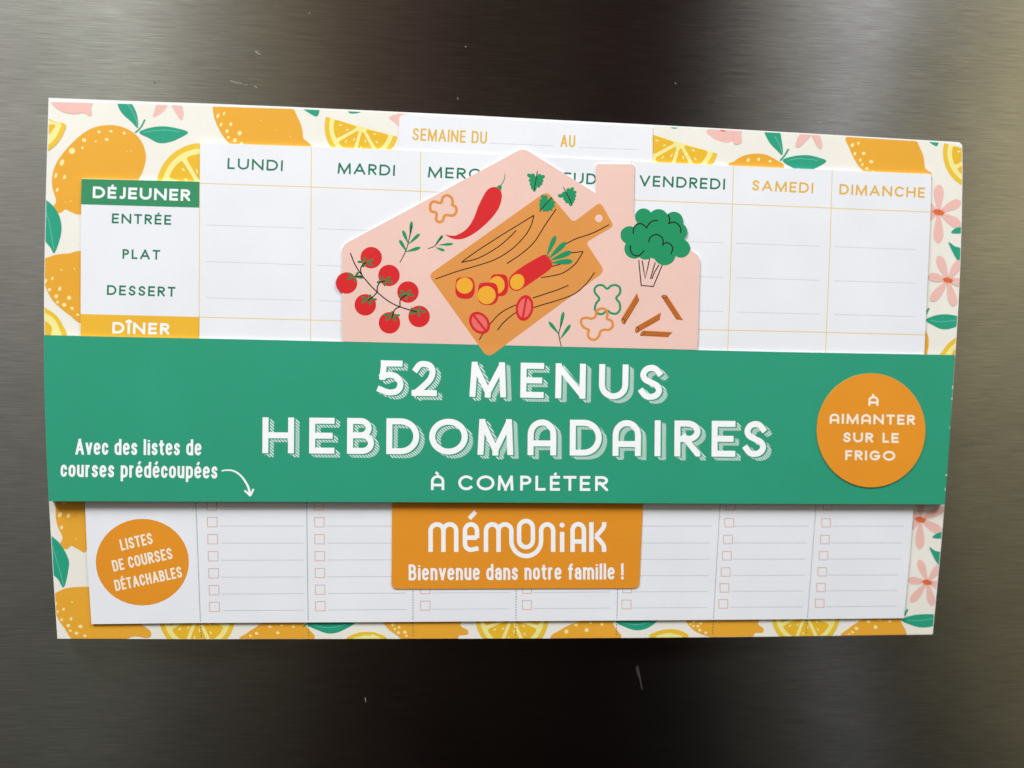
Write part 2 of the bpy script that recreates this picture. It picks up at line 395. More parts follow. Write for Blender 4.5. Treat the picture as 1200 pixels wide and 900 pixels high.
def text(art, s, font, p0, p1, cap, sw, m, track=.17, bounds=None, lean=0.0, shade=None, width=None):
    """letters of s standing on the line p0-p1 and filling it"""
    a, b = Vector(p0), Vector(p1); ux = (b - a).normalized(); uy = Vector((ux.y, -ux.x)) + ux * lean; uy = uy if uy.y < 0 else -uy
    span = (b - a).length
    nat = lambda k: sum(max(sw, font[c][0] * cap * k) for c in s) + track * cap * k * (len(s) - 1)
    lo_, hi_ = .2, 4
    for _ in range(40):
        mid = (lo_ + hi_) / 2
        if nat(mid) < span: lo_ = mid
        else: hi_ = mid
    ws = lo_; x = 0
    base = art.k
    for i, c in enumerate(s):
        k = ws
        if bounds and c != ' ':
            x = bounds[i][0] - a.x; k = max(.01, (bounds[i][1] - bounds[i][0]) / cap / max(font[c][0], .01))
        polys, wd = glyph_polys(c, font, cap, sw, k)
        T = lambda q: tuple(a + ux * (x + q[0]) + uy * q[1])
        if shade:
            for j in range(6, 0, -1):
                ox, oy = shade[0] * (.26 + .74 * j / 6), shade[1] * (.26 + .74 * j / 6)
                for n_, pl in enumerate(polys):
                    for q in pl:
                        q2 = [T(p) for p in q]; q2 = [(p[0] + ox, p[1] + oy) for p in q2]
                        art.raw([M(p, art.depth(base + (6 - j) * 4 + n_)) for p in q2], [list(range(len(q2)))], shade[2])
            for n_, pl in enumerate(polys):
                for jj in (1, 2):
                    for q in pl:
                        q2 = [T(p) for p in q]; q2 = [(p[0] + shade[0] * .13 * jj, p[1] + shade[1] * .13 * jj) for p in q2]
                        art.raw([M(p, art.depth(base + 28 + 2 * n_ + jj)) for p in q2], [list(range(len(q2)))], 'green')
            off = 42
        else: off = 0
        for n_, pl in enumerate(polys):
            for q in pl: art.raw([M(T(p), art.depth(base + off + n_)) for p in q], [list(range(len(q)))], m)
        x += wd + track * cap * ws
    return art

# ================================================================== THE FRIDGE DOOR
def fridge_door():
    me = bpy.data.meshes.new('fridge_door')
    x, z, y0, y1 = .60, .75, 0, .04
    v = [(-x, y0, -z), (x, y0, -z), (x, y0, z), (-x, y0, z), (-x, y1, -z), (x, y1, -z), (x, y1, z), (-x, y1, z)]
    f = [(0, 1, 2, 3), (5, 4, 7, 6), (1, 5, 6, 2), (4, 0, 3, 7), (3, 2, 6, 7), (4, 5, 1, 0)]
    me.from_pydata(v, [], f); me.materials.append(STEEL)
    uv = me.uv_layers.new(name='UVMap')
    for lp in me.loops: uv.data[lp.index].uv = (v[lp.vertex_index][0] + v[lp.vertex_index][1], v[lp.vertex_index][2] + v[lp.vertex_index][1])
    return link(bpy.data.objects.new('fridge_door', me), None, 'brushed stainless steel fridge door behind the menu planner', 'fridge', 'structure')
door = fridge_door()
ink('scuff_ink', (146, 141, 132), rough=.7)
ink('smear_ink', (72, 70, 66), rough=.7)
ink('speck_ink', (60, 52, 46), rough=.7)
def scuff(lines, m='scuff'):
    A = Art('scuff', door, None, .00002)
    for pts, w, w1 in lines: A.line(pts, w, m, smooth=True, w1=w1); A.up()
    A.done()
scuff([([(299, 60), (302, 62.5), (305.5, 64)], 1.6, .6), ([(300, 59.5), (305, 61)], .6, .3)])
scuff([([(270, 95), (277, 96.6), (284, 97.6)], 1.2, .5), ([(287.5, 99), (290, 99.8)], .7, .5), ([(298, 100.5), (301.5, 103)], .8, .5)])
scuff([([(747, 780), (749, 790), (751, 800), (752.5, 808)], 1.6, 1.0), ([(745.5, 782), (747, 789), (748.6, 794)], 1.0, .5)], 'smear')
scuff([([(428, 817.5), (428.6, 823)], .9, .5)])
scuff([([(362, 15), (363.5, 15.4)], 1.3, 1)])
scuff([([(545, 54), (546.2, 55.4)], 1.1, .8)])
scuff([([(791, 97), (792.5, 98.2)], 1, .6)])
scuff([([(959, 143), (963, 143.4)], .9, .5)])
scuff([([(536, 114), (537, 116.5)], .9, .5)])
scuff([([(180, 97), (182, 97.3)], 1.2, .9)], 'speck')

# ================================================================== THE PLANNER
planner = link(bpy.data.objects.new('menu_planner', None), None,
               'white weekly menu planner pad with lemon border held by magnets on the fridge door', 'planner')
planner.location = (0, -.003, -.09); planner.empty_display_size = .02

TOP = [(57, 114.6), (150, 118.2), (240, 121.2), (340, 125.2), (440, 129.8), (560, 135.6), (660, 141), (780, 147), (900, 153.6), (1010, 160), (1124, 166.6)]
RIGHT = [(1127.6, 170), (1128, 200), (1127, 260), (1125.4, 310), (1123, 360), (1119.6, 415), (1113.5, 505), (1107, 590), (1101, 660), (1093, 743.4)]
BOTTOM = [(1010, 744.6), (940, 745.6), (780, 747.2), (630, 748.2), (470, 748.6), (350, 748.8), (236, 749), (67.3, 748.4)]
LEFT = [(62.2, 672), (57.5, 590), (55, 533), (53, 472), (52, 393), (51.6, 350), (52.4, 290), (54, 220)]
CARD = TOP + RIGHT + BOTTOM + LEFT
Art('page_block', planner, planner, D_CARD).solid(CARD, 'card_white', .0004).done('stack of white pages with a clean cut edge')
def inset_top(p):
    x, y = p
    return (x, y)
PTOP = [(58, 119.4), (150, 121.8), (240, 124), (340, 127.4), (440, 131.8), (560, 137.4), (660, 142.6), (780, 148.6), (900, 155), (1010, 161.4), (1123, 168.4)]
PRINT = [(58.2, 119)] + PTOP[1:] + [(x - .6, y) for x, y in RIGHT] + [(x, y - .15) for x, y in BOTTOM[:-1]] + [(67.9, 748.2)] + [(x + .6, y) for x, y in LEFT]
border = Art('border_print', planner, planner, D_CARD).poly(PRINT, 'cream').done('cream border printed with lemons, leaves and pink blossoms')
Z1, Z2, Z3, Z4, Z5 = Z(40, 100, 5), Z(240, 100, 5), Z(440, 100, 5), Z(660, 110, 5), Z(860, 120, 4.2857)
Z6, Z7, Z8, Z9, Z10, Z11, Z12 = Z(40, 230, 5), Z(940, 280, 6), Z(700, 560, 4.2875), Z(900, 560, 4.2875), Z(440, 570, 3.529), Z(230, 570, 4.5), Z(40, 560, 4.286)
MOTIFS = [0]
def motif(name):
    a = Art(name, border, planner, D_CARD, PRINT); a.k = 2 + MOTIFS[0] % 7 * 9; MOTIFS[0] += 1; return a
def lemon(z, outline, dots, sharp=False):
    a = motif('lemon')
    a.poly(catmull(z(outline)), 'lemon').up()
    for dd in dots:
        c = z([dd[:2]])[0]; r = dd[2] if len(dd) > 2 else 9; s = abs(z([(r, 0)])[0][0] - z([(0, 0)])[0][0])
        r2 = dd[3] if len(dd) > 3 else r * 1.15; s2 = s * r2 / r
        a.disc(c, s * .95, s2 * .95, 'lemon_spot', 20)
    for _ in range(0): pass
    a.done()
def leaf(z, outline, vein=None, bits=()):
    a = motif('leaf'); a.poly(catmull(z(outline), True, 6), 'leaf').up()
    if vein: a.line(z(vein), .55, 'vein', smooth=True)
    for q in bits: a.disc(z([q])[0], .5, .4, 'vein')
    a.done()
def stem(z, pts, w=2): motif('leaf_stem').line(z(pts), w, 'leaf', smooth=True).done()
def petals(z, shapes, heart=None):
    a = motif('blossom')
    for q in shapes: a.poly(catmull(z(q), True, 6), 'petal'); a.up()
    if heart: a.poly(z(heart), 'pollen')
    a.done()
def flower(z, c, tips, w, heart, hrot=15):
    a = motif('blossom'); c0 = z([c])[0]
    for tpt in tips: a.poly(drop(c0, z([tpt])[0], w), 'petal'); a.up()
    hx = abs(z([(heart, 0)])[0][0] - z([(0, 0)])[0][0])
    a.disc(c0, hx, hx * .52, 'pollen', hrot); a.up()
    for i in range(7):
        an = i * 2.4; a.line([(c0[0] + hx * .5 * math.cos(an), c0[1] + hx * .3 * math.sin(an)), (c0[0] + hx * 1.25 * math.cos(an), c0[1] + hx * .75 * math.sin(an))], .7, 'pollen')
    a.done()
def citrus(c, r, a0, a1, segs, ph=0, pith=.88, fl=.76):
    """lemon slice: rind, pith, rounded flesh segments and pips"""
    a = motif('citrus_slice'); half = abs(a1 - a0) < 359
    mk = lambda rr: ellipse(c, rr, rr, 0, 48, a0, a1) + ([] if not half else [])
    a.poly(mk(r), 'rind').up(); a.poly(mk(r * pith), 'pith').up()
    st = (a1 - a0) / segs
    for i in range(segs):
        m0, m1 = a0 + st * i + ph + st * .08, a0 + st * (i + 1) + ph - st * .08
        if half and i == 0: m0 = a0 + .5
        if half and i == segs - 1: m1 = a1 - .5
        mid = math.radians((m0 + m1) / 2)
        tip = (c[0] + r * .10 * math.cos(mid), c[1] + r * .10 * math.sin(mid))
        out = [(c[0] + r * fl * math.cos(math.radians(m0 + (m1 - m0) * j / 8)), c[1] + r * fl * math.sin(math.radians(m0 + (m1 - m0) * j / 8))) for j in range(9)]
        a.poly(rounded([tip] + [out[0]] + out[2:7] + [out[8]], r * .11), 'flesh', k=a.k)
        for q, ofs in ((.40, -.12), (.58, .16)):
            an = mid + ofs; pc = (c[0] + r * q * math.cos(an), c[1] + r * q * math.sin(an))
            a.poly(ellipse(pc, r * .045, r * .018, math.degrees(an)), 'pip', k=a.k + 1)
    a.done()
def ring(z, outer, mid, inner):
    a = motif('citrus_slice'); a.poly(catmull(z(outer)), 'rind').up(); a.poly(catmull(z(mid)), 'pith').up()
    if inner: a.poly(catmull(z(inner)), 'flesh')
    a.done()

# top edge
lemon(Z1, [(112, 714), (128, 676), (107, 600), (106, 530), (128, 460), (175, 390), (230, 330), (300, 272), (370, 241), (450, 233), (520, 245), (590, 283), (635, 340), (655, 410), (645, 480), (612, 555), (560, 640), (420, 730), (275, 758), (215, 742), (183, 728), (165, 742), (140, 748)],
      [(380, 273, 11, 8), (450, 269, 10, 7), (527, 280, 9, 9), (293, 321, 14, 11), (425, 317, 12, 9), (360, 328, 7, 5), (222, 384, 18, 20), (283, 366, 8, 8), (163, 452, 13, 20), (127, 528, 8, 17), (178, 538, 8, 14), (135, 612, 8, 13), (215, 680, 4, 4), (182, 686, 2, 3), (545, 388, 2.5), (570, 384, 3), (572, 470, 2), (470, 440, 2)])
leaf(Z1, [(486, 70), (540, 72), (580, 120), (605, 180), (608, 250), (570, 215), (520, 170), (493, 125)], [(540, 100), (575, 150), (597, 200), (607, 245)])
stem(Z1, [(592, 278), (622, 250), (640, 220), (648, 200)])
leaf(Z1, [(615, 275), (680, 248), (760, 240), (840, 252), (902, 275), (850, 310), (790, 333), (730, 337), (670, 308)], [(640, 275), (700, 266), (770, 262), (850, 272)], [(757, 260), (755, 310)])
citrus((236.5, 221), 53.5, -180, 180, 8, 14)
petals(Z1, [[(100, 95), (130, 80), (330, 80), (332, 135), (338, 172), (318, 178), (290, 161), (240, 168), (175, 158), (125, 130)]], [(190, 97), (205, 83), (230, 102)])
ring(Z1, [(60, 200), (120, 212), (184, 230), (170, 285), (135, 340), (85, 382), (60, 385)], [(60, 210), (120, 216), (158, 226), (145, 270), (115, 320), (80, 350), (60, 350)], [(60, 235), (95, 230), (124, 232), (110, 260), (88, 285), (60, 290)])
petals(Z1, [[(697, 187), (705, 150), (725, 95), (785, 98), (762, 150), (718, 182)], [(795, 95), (852, 97), (876, 160), (864, 206), (835, 172)]])
lemon(Z2, [(48, 110), (60, 90), (300, 60), (488, 110), (550, 200), (572, 262), (577, 308), (598, 328), (625, 360), (600, 420), (400, 470), (220, 400), (150, 347), (105, 295), (68, 225), (50, 165)],
      [(77, 178, 9, 15), (113, 165, 6, 12), (152, 228, 9, 11), (95, 230, 8, 12), (130, 268, 10, 12), (204, 280, 13, 14), (138, 305, 8, 9), (176, 322, 11, 13), (215, 340, 9, 8), (68, 124, 6, 5), (330, 205, 3), (500, 300, 3), (420, 260, 2.5)])
leaf(Z2, [(560, 120), (664, 125), (659, 181), (610, 162)])
leaf(Z2, [(842, 140), (915, 140), (905, 160), (850, 163)])
citrus((424, 148.4), 43.5, 15.7, 195.7, 4)
petals(Z3, [[(80, 186), (120, 170), (200, 150), (150, 240), (110, 212)]], [(150, 166), (185, 150), (190, 170)])
citrus((796.6, 166.8), 46, 16.5, 196.5, 4)
petals(Z4, [[(838, 222), (870, 205), (1036, 205), (1038, 255), (1047, 284), (1027, 293), (1003, 279), (950, 286), (890, 268), (855, 242)]], [(915, 217), (935, 202), (952, 224)])
leaf(Z4, [(618, 185), (700, 188), (660, 203), (638, 201)])
lemon(Z5, [(-25, 318), (0, 297), (40, 271), (100, 257), (160, 262), (215, 290), (252, 325), (200, 420), (60, 420)], [(72, 290, 8, 10), (125, 286, 7, 9), (182, 295, 8, 7)])
leaf(Z5, [(152, 130), (222, 135), (240, 190), (245, 262), (215, 240), (175, 195)], [(205, 170), (228, 210), (243, 255)])
stem(Z5, [(233, 292), (256, 265), (275, 233)])
leaf(Z5, [(245, 292), (300, 270), (370, 265), (430, 278), (464, 295), (420, 325), (370, 345), (310, 335)], [(270, 292), (330, 282), (420, 291)])
petals(Z5, [[(310, 218), (325, 170), (350, 145), (392, 155), (360, 195), (330, 223)], [(388, 150), (425, 155), (443, 205), (436, 234), (410, 205)], [(0, 130), (30, 138), (40, 190), (28, 208), (0, 205)]])
lemon(Z5, [(571, 170), (740, 150), (895, 178), (940, 240), (955, 285), (962, 332), (995, 362), (960, 440), (780, 450), (650, 345), (608, 290), (580, 230)],
      [(595, 215, 8, 11), (625, 205, 7, 8), (607, 258, 8, 9), (652, 256, 9, 9), (635, 290, 7, 9), (690, 298, 11, 9), (645, 312, 7, 8), (668, 332, 8, 8), (700, 348, 6, 5)])
leaf(Z5, [(974, 190), (1026, 190), (1021, 219), (1000, 213)])
citrus((1149, 179), 44, 15, 195, 4)
# right edge
flower(Z5, (1028, 552), [(1030, 412), (1140, 497), (1140, 622), (1027, 708), (930, 600), (940, 500)], 11.5, 28)
leaf(Z5, [(1093, 656), (1110, 633), (1150, 626), (1150, 655)])
leaf(Z5, [(1078, 704), (1110, 722), (1150, 740), (1150, 795), (1122, 792)])
flower(Z7, (1025, 290), [(958, 118), (1118, 150), (886, 260), (906, 438), (1070, 473), (1130, 310)], 10.5, 34)
stem(Z7, [(868, 532), (880, 508), (892, 486)], 2.6)
leaf(Z7, [(868, 572), (920, 542), (990, 530), (1060, 535), (1115, 555), (1115, 600), (1040, 632), (980, 634), (920, 608)], [(900, 572), (980, 582), (1080, 572)], [(990, 552), (1000, 606)])
lemon(Z7, [(850, 620), (872, 648), (889, 700), (886, 770), (866, 830), (800, 830), (800, 640)], [])
ring(Z7, [(1110, 660), (1080, 692), (1032, 730), (992, 780), (970, 830), (1110, 830)], [(1110, 700), (1083, 725), (1045, 760), (1015, 800), (1005, 830), (1110, 830)], [(1110, 750), (1085, 765), (1062, 790), (1050, 830), (1110, 830)])
flower(Z9, (765, 210), [(770, 60), (884, 152), (875, 272), (762, 358), (690, 260), (690, 170)], 10.5, 26)
leaf(Z9, [(827, 301), (847, 280), (885, 272), (885, 302)])
leaf(Z9, [(811, 350), (840, 366), (880, 380), (870, 436), (848, 426)])
flower(Z9, (800, 525), [(759, 412), (868, 440), (704, 514), (716, 626), (827, 644), (875, 545)], 9.5, 24)
# bottom edge
stem(Z9, [(686, 692), (694, 674), (702, 660)], 2.6)
leaf(Z9, [(670, 714), (720, 692), (780, 685), (845, 690), (845, 738), (780, 752), (720, 740)], [(700, 716), (770, 716), (830, 706)])
stem(Z9, [(652, 716), (672, 704)], 1.6)
lemon(Z9, [(365, 800), (400, 760), (450, 725), (520, 690), (640, 690), (675, 735), (693, 800), (600, 860), (450, 860)], [(445, 756, 11, 8), (540, 750, 10, 10), (505, 722, 10, 7), (612, 720, 8, 7), (560, 710, 8, 5), (425, 775, 9, 5), (408, 784, 6, 4)])
citrus((944, 719), 40.5, -180, 180, 8, 20)
ring(Z8, [(262, 800), (300, 772), (360, 760), (420, 768), (455, 800), (360, 860)], [(295, 800), (330, 784), (365, 780), (400, 786), (428, 802), (360, 850)], None)
lemon(Z8, [(430, 690), (440, 714), (462, 745), (500, 776), (570, 800), (680, 812), (775, 800), (793, 781), (830, 778), (834, 756), (810, 736), (796, 690), (600, 650)], [(485, 722, 7, 9), (505, 745, 8, 7), (483, 745, 6, 6), (515, 765, 8, 8), (545, 778, 8, 7), (520, 730, 7, 7), (468, 735, 5, 5)])
leaf(Z8, [(92, 722), (150, 700), (300, 705), (262, 750), (200, 766), (140, 750)], [(120, 726), (200, 738), (270, 722)])
stem(Z8, [(66, 728), (84, 716)], 1.6)
lemon(Z10, [(728, 632), (770, 590), (830, 562), (890, 540), (960, 545), (995, 590), (1010, 632), (880, 690)], [(790, 600, 9, 9), (873, 594, 9, 9), (829, 573, 8, 6), (890, 565, 6, 4), (937, 571, 7, 6)])
citrus((600, 723), 43, -180, 180, 8, 22)
lemon(Z10, [(22, 540), (32, 564), (56, 592), (85, 612), (120, 634), (230, 650), (332, 634), (346, 616), (380, 612), (380, 594), (352, 576), (345, 540), (200, 500)], [(72, 572, 7, 7), (98, 583, 6, 6), (80, 590, 6, 5), (95, 605, 7, 6), (122, 603, 8, 7), (128, 618, 6, 5)])
ring(Z10, [(-20, 605), (8, 608), (48, 632), (0, 660)], [(-20, 615), (4, 617), (24, 634), (0, 655)], None)
citrus((231, 721), 45, -180, 180, 8, 20)
lemon(Z11, [(235, 810), (265, 775), (310, 745), (370, 715), (540, 712), (590, 750), (616, 810), (420, 870)], [(318, 775, 10, 8), (388, 740, 10, 7), (430, 772, 9, 8), (450, 732, 8, 5), (512, 740, 8, 6), (286, 788, 9, 6)])
leaf(Z11, [(585, 730), (620, 712), (830, 712), (775, 758), (705, 776), (640, 758)], [(620, 732), (700, 745), (790, 728)])
stem(Z11, [(563, 740), (590, 720)], 1.6)
ring(Z11, [(795, 806), (840, 776), (900, 767), (960, 776), (1003, 806), (900, 850)], [(830, 806), (865, 790), (900, 785), (940, 791), (970, 808), (900, 850)], None)
# left edge
leaf(Z6, [(50, 5), (72, 22), (110, 55), (145, 110), (160, 180), (150, 250), (118, 332), (95, 300), (62, 248), (45, 100)], [(62, 70), (85, 140), (100, 220), (115, 310)], [(98, 114), (112, 245)])
lemon(Z6, [(50, 380), (90, 355), (130, 342), (200, 335), (290, 338), (300, 560), (285, 738), (200, 690), (120, 622), (80, 560), (55, 480)], [(107, 482, 7, 11), (90, 547, 9, 11), (150, 542, 9, 14), (130, 586, 11, 13), (137, 620, 8, 9), (205, 595, 13, 13), (176, 636, 13, 12), (222, 656, 11, 8), (256, 694, 11, 7), (68, 497, 7, 15), (236, 424, 4), (160, 432, 8, 3)])
ring(Z6, [(45, 655), (80, 664), (122, 690), (163, 745), (187, 830), (45, 830)], [(45, 686), (80, 693), (115, 718), (142, 760), (155, 830), (45, 830)], [(45, 730), (75, 738), (98, 760), (104, 780), (90, 830), (45, 830)])
lemon(Z12, [(115, 90), (180, 60), (260, 80), (280, 240), (262, 368), (220, 358), (187, 342), (165, 358), (135, 350), (130, 330), (142, 298), (117, 240), (108, 180)], [(130, 185, 9, 14), (172, 190, 8, 12), (138, 250, 8, 10), (152, 127, 9, 5), (210, 305, 3)])
leaf(Z12, [(70, 280), (90, 294), (130, 330), (165, 390), (175, 440), (150, 549), (120, 510), (85, 470), (75, 400)], [(92, 340), (112, 410), (130, 470), (148, 540)], [(118, 374), (135, 480)])
lemon(Z12, [(90, 600), (130, 567), (180, 551), (270, 547), (400, 560), (530, 722), (552, 745), (580, 765), (588, 790), (565, 805), (500, 797), (400, 830), (220, 830), (150, 752), (112, 690)], [(118, 672, 5, 7), (148, 660, 7, 8), (138, 712, 7, 8), (185, 708, 7, 9), (172, 742, 9, 9), (182, 768, 7, 6), (233, 746, 11, 9), (213, 780, 10, 8), (255, 793, 9, 7), (110, 632, 5, 10), (190, 624, 7, 3)])

# ---- dates tab at the top
tab = Art('date_tab', planner, planner, D_TAB)
tab.solid(rounded([(467.6, 210), (467.6, 133.6), (764.8, 148.4), (764.8, 215)], [0, 10, 0, 0], 8), 'paper', D_CARD + 2e-5)
tab = tab.done('white date tab between two lemon halves, with gold lettering')
a = Art('lettering', tab, planner, D_TAB)
text(a, 'SEMAINE DU', FB, (483, 164.4), (570.4, 168.6), 14.4, 2.1, 'text_gold', .1); a.done()
a = Art('lettering', tab, planner, D_TAB)
text(a, 'AU', FB, (656.6, 172), (673.8, 172.8), 14.2, 2.1, 'text_gold', .1); a.done()
a = Art('writing_line', tab, planner, D_TAB); a.dotted([(575, 167.8), (650, 171)], 1.9, .95, .6, 'dots'); a.dotted([(678, 172.4), (750, 175.6)], 1.9, .95, .6, 'dots'); a.done()

# ---- the weekly sheet
SHEET = [(95.6, 209.4), (234.2, 212.6), (234.4, 167.4), (350, 171.2), (467, 175.6), (580, 181), (680, 185.6), (764, 190), (860, 194.2), (970, 199), (1091.5, 204),
         (1090.6, 245), (1089, 285), (1087, 330), (1083.3, 412), (1078, 500), (1071, 591), (1065.4, 660), (1059.3, 724.4),
         (940, 725.6), (780, 726.8), (620, 727.8), (440, 729), (230, 730), (107.2, 731.4), (102.6, 660), (99.5, 588), (96.5, 500), (94.4, 392), (94.8, 290)]
sheet = Art('weekly_sheet', planner, planner, D_SHEET).solid(SHEET, 'paper', D_CARD + 3e-5).done('white sheet ruled into seven day columns')
def lerp_tab(xs, x):
    for (x0, y0), (x1, y1) in zip(xs, xs[1:]):
        if x <= x1: return y0 + (y1 - y0) * (x - x0) / (x1 - x0)
    return xs[-1][1]
a = Art('column_line', sheet, planner, D_SHEET)
HEAD = [(234, 214.8), (350, 218.6), (480, 223.6), (516, 225.4), (744, 234.4), (860, 239.2), (1091, 248.6)]
for q in ([(234, 213), (233.4, 396)], [(365, 172), (364.3, 285), (364, 402)], [(493, 177), (492.4, 238), (492, 404)], [(617, 183), (615, 404)], [(740.4, 188.6), (737, 410)],
          [(859.6, 194), (857, 290), (852.8, 412)], [(975.3, 199.5), (973, 280), (967.4, 414)]): a.line(q, .95, 'gold_line')
a.up(); a.line(HEAD, 1.0, 'gold_line'); a.line([(233.6, 371.6), (400, 376), (820, 386.2), (940, 388.8), (1083.8, 392.5)], 1.0, 'gold_line')
a.done()
a = Art('writing_line', sheet, planner, D_SHEET)
ROWS = [[(242, 263.6), (373, 268), (830, 284), (1000, 290), (1076, 292.6)], [(242, 306.4), (372, 311), (862, 325.5), (1074, 332)], [(242, 349), (372, 352.4), (862, 365.6), (1072, 371)]]
COLS = [(242, 357), (373, 484), (500, 608), (624, 732), (746, 848), (863, 961.5), (978, 1074)]
for r in ROWS:
    for x0, x1 in COLS:
        a.dotted([(x0, lerp_tab(r, x0)), (x1, lerp_tab(r, x1))], 2.0, 1.0, .65, 'dots')
a.done()
a = Art('meal_label', sheet, planner, D_SHEET); a.poly([(95.6, 209.6), (233.8, 212.8), (233.6, 243.4), (94.8, 239.5)], 'label_green').up()
text(a, 'DÉJEUNER', FA, (108.6, 232), (222.6, 235.6), 13.6, 2.9, 'white'); a.done('green meal label with white capitals')
a = Art('meal_label', sheet, planner, D_SHEET); a.poly([(94.4, 368), (233.4, 371.4), (233.2, 402), (94.3, 402)], 'label_yellow').up()
text(a, 'DÎNER', FA, (131.6, 390.7), (198.2, 392.2), 13.4, 2.9, 'white', .2); a.done('yellow meal label with white capitals')
a = Art('course_name', sheet, planner, D_SHEET)
for s_, p0, p1, cap in (('ENTRÉE', (131, 261.6), (200.4, 263.6), 11.6), ('PLAT', (143.4, 303.2), (187.4, 304.4), 11.4), ('DESSERT', (125.2, 345.6), (205.4, 347.8), 11.6)):
    text(a, s_, FA, p0, p1, cap, 2.15, 'text_green', .22)
a.done()
for s_, p0, p1, cap, m in (('LUNDI', (266.4, 198), (331.2, 200.6), 12.8, 'text_green'), ('MARDI', (395.6, 203.4), (462.6, 206.2), 12.8, 'text_green'), ('MERCREDI', (501.4, 208), (613, 212.6), 12.8, 'text_green'),
                           ('JEUDI', (651, 214.2), (704, 216.6), 12.8, 'text_green'), ('VENDREDI', (749.2, 218), (849.4, 222.4), 12.8, 'text_green'), ('SAMEDI', (881.2, 223.2), (952.8, 226.6), 12.3, 'text_gold'), ('DIMANCHE', (983.4, 227.8), (1083.6, 232), 12.2, 'text_gold')):
    a = Art('day_name', sheet, planner, D_SHEET); text(a, s_, FA, p0, p1, cap, 2.2, m, .2); a.done()
# shopping list columns below the band
a = Art('list_line', sheet, planner, D_SHEET); bx = []
YL = [576.3, 596.8, 616.5, 636.5, 656.5, 676.4, 696.2, 715.7]; YR = [577, 596.6, 616.7, 636.3, 655, 673.8, 692, 710.4]
B0 = [(242.6, 606, 245.2, 706), (368.2, 606, 369.3, 706), (492.4, 606, 492.4, 706), (611.9, 606, 611.6, 706), (731.5, 606, 728.4, 706), (848.9, 606, 841.9, 706), (962.6, 606, 955, 706)]
LN = [(258.7, 356.4, 261.6, 356.6), (384, 476, 385, 476.6), (506.6, 598, 506.6, 597.4), (626, 718, 625.6, 715), (744, 834.2, 741.6, 829), (861.2, 948, 856.2, 940.6), (975.6, 1059, 968, 1051)]
for c in range(7):
    for i in range(8):
        u = (i - 2) / 5
        xa = LN[c][0] + (LN[c][2] - LN[c][0]) * u; xb = LN[c][1] + (LN[c][3] - LN[c][1]) * u
        yy = lambda x: YL[i] + (YR[i] - YL[i]) * (x - 258) / 792
        a.dotted([(xa, yy(xa)), (xb, yy(xb))], 2.3 if c < 3 else 1.9, 1.1, .75, 'dots' if c > 1 else 'dots_dark')
        x = B0[c][0] + (B0[c][2] - B0[c][0]) * u; s_ = 12.2 - c * .2; yb = yy(x) + .9
        if i == 0 or (2 <= c <= 4 and 0 < i < 6): continue
        tb = Art('tick_box', sheet, planner, D_SHEET); tb.line([(x + .4, yb - s_ + 1.2), (x + s_ - .4, yb - s_ + 1.2), (x + s_ - .3, yb), (x + .6, yb)], .85, 'box', closed=True); tb.done()
a.done()
for q, w in (([(229.4, 586), (234.9, 729.5)], 1.1), ([(359.3, 586), (361.2, 728.6)], 1.1), ([(483.9, 586), (484, 728)], 1), ([(605.6, 586), (604.6, 727)], 1), ([(727, 586), (722.8, 726.6)], 1), ([(844.2, 586), (836, 725.8)], .9), ([(956.8, 586), (946.2, 725)], .9)):
    a = Art('perforation', sheet, planner, D_SHEET); a.dotted([q[0], q[1]], 3.2, 1.6, w, 'perf'); a.done()
for q in ([(235, 731), (236, 747.6)], [(361.3, 729.5), (361.7, 747.4)], [(484, 729), (484, 747.2)], [(604.5, 728.4), (604.2, 747)], [(722.8, 727.8), (722, 746)], [(836, 727), (834.8, 745)], [(946.2, 726.6), (944.8, 744)]):
    a = Art('perforation', border, planner, D_CARD); a.k = 80; a.dotted(q, 3.2, 1.6, .9, 'perf'); a.done()
a = Art('list_badge', sheet, planner, D_SHEET)
a.disc((166.8, 658.8), 54.6, 50.8, 'orange'); a.up()
text(a, 'LISTES', FB, (142.4, 645.4), (179.8, 637), 13.2, 2.1, 'text_cream', .1)
text(a, 'DE COURSES', FB, (133.2, 669.9), (203, 654.6), 13.2, 2.1, 'text_cream', .1)
text(a, 'DÉTACHABLES', FB, (135.8, 692.7), (214.2, 676.3), 13.0, 2.1, 'text_cream', .1)
a.done('round orange badge with slanted cream capitals')

# ---- orange tab under the band
logo = Art('welcome_tab', planner, planner, D_LOGO)
LOGO = rounded([(459.6, 560), (753.8, 560), (753.4, 592), (749, 689.4), (458.7, 690.2)], [0, 0, 0, 7, 7], 8)
logo = logo.solid(LOGO, 'orange', D_SHEET + 3e-5).done('orange tab with rounded lower corners and white lettering')
a = Art('lettering', logo, planner, D_LOGO); lw = 5.2
def zarc(cx, cy, rx, ry, a0, a1): return [(x, 2 * cy - y) for x, y in arc(cx, cy, rx, ry, a0, a1, 16)]
def lg(pts, ww=lw): a.line(Z10(pts), ww, 'white'); a.up()
ZR = 26.5
lg([(228, 271), (228, 184)] + zarc(254.5, 184, ZR, 27, 180, 0) + [(281, 271)])
lg([(281, 184)] + zarc(307.5, 184, ZR, 27, 180, 0) + [(334, 271)])
lg([(370, 212), (420, 212)]); lg([(420, 214), (420, 184)] + zarc(395, 184, 25, 27, 0, 180) + [(370, 236)] + zarc(395, 236, 25, 26, 180, 290) + [(426, 256)])
lg([(388, 133), (414, 105)], 5.0)
lg([(457, 271), (457, 184)] + zarc(483, 184, 26, 27, 180, 0) + [(509, 271)])
lg([(509, 184)] + zarc(535.5, 184, ZR, 27, 180, 0) + [(562, 225)] + zarc(623.5, 225, 61.5, 63, 180, 360) + [(685, 184)] + zarc(710, 184, 25, 27, 180, 0) + [(735, 271)])
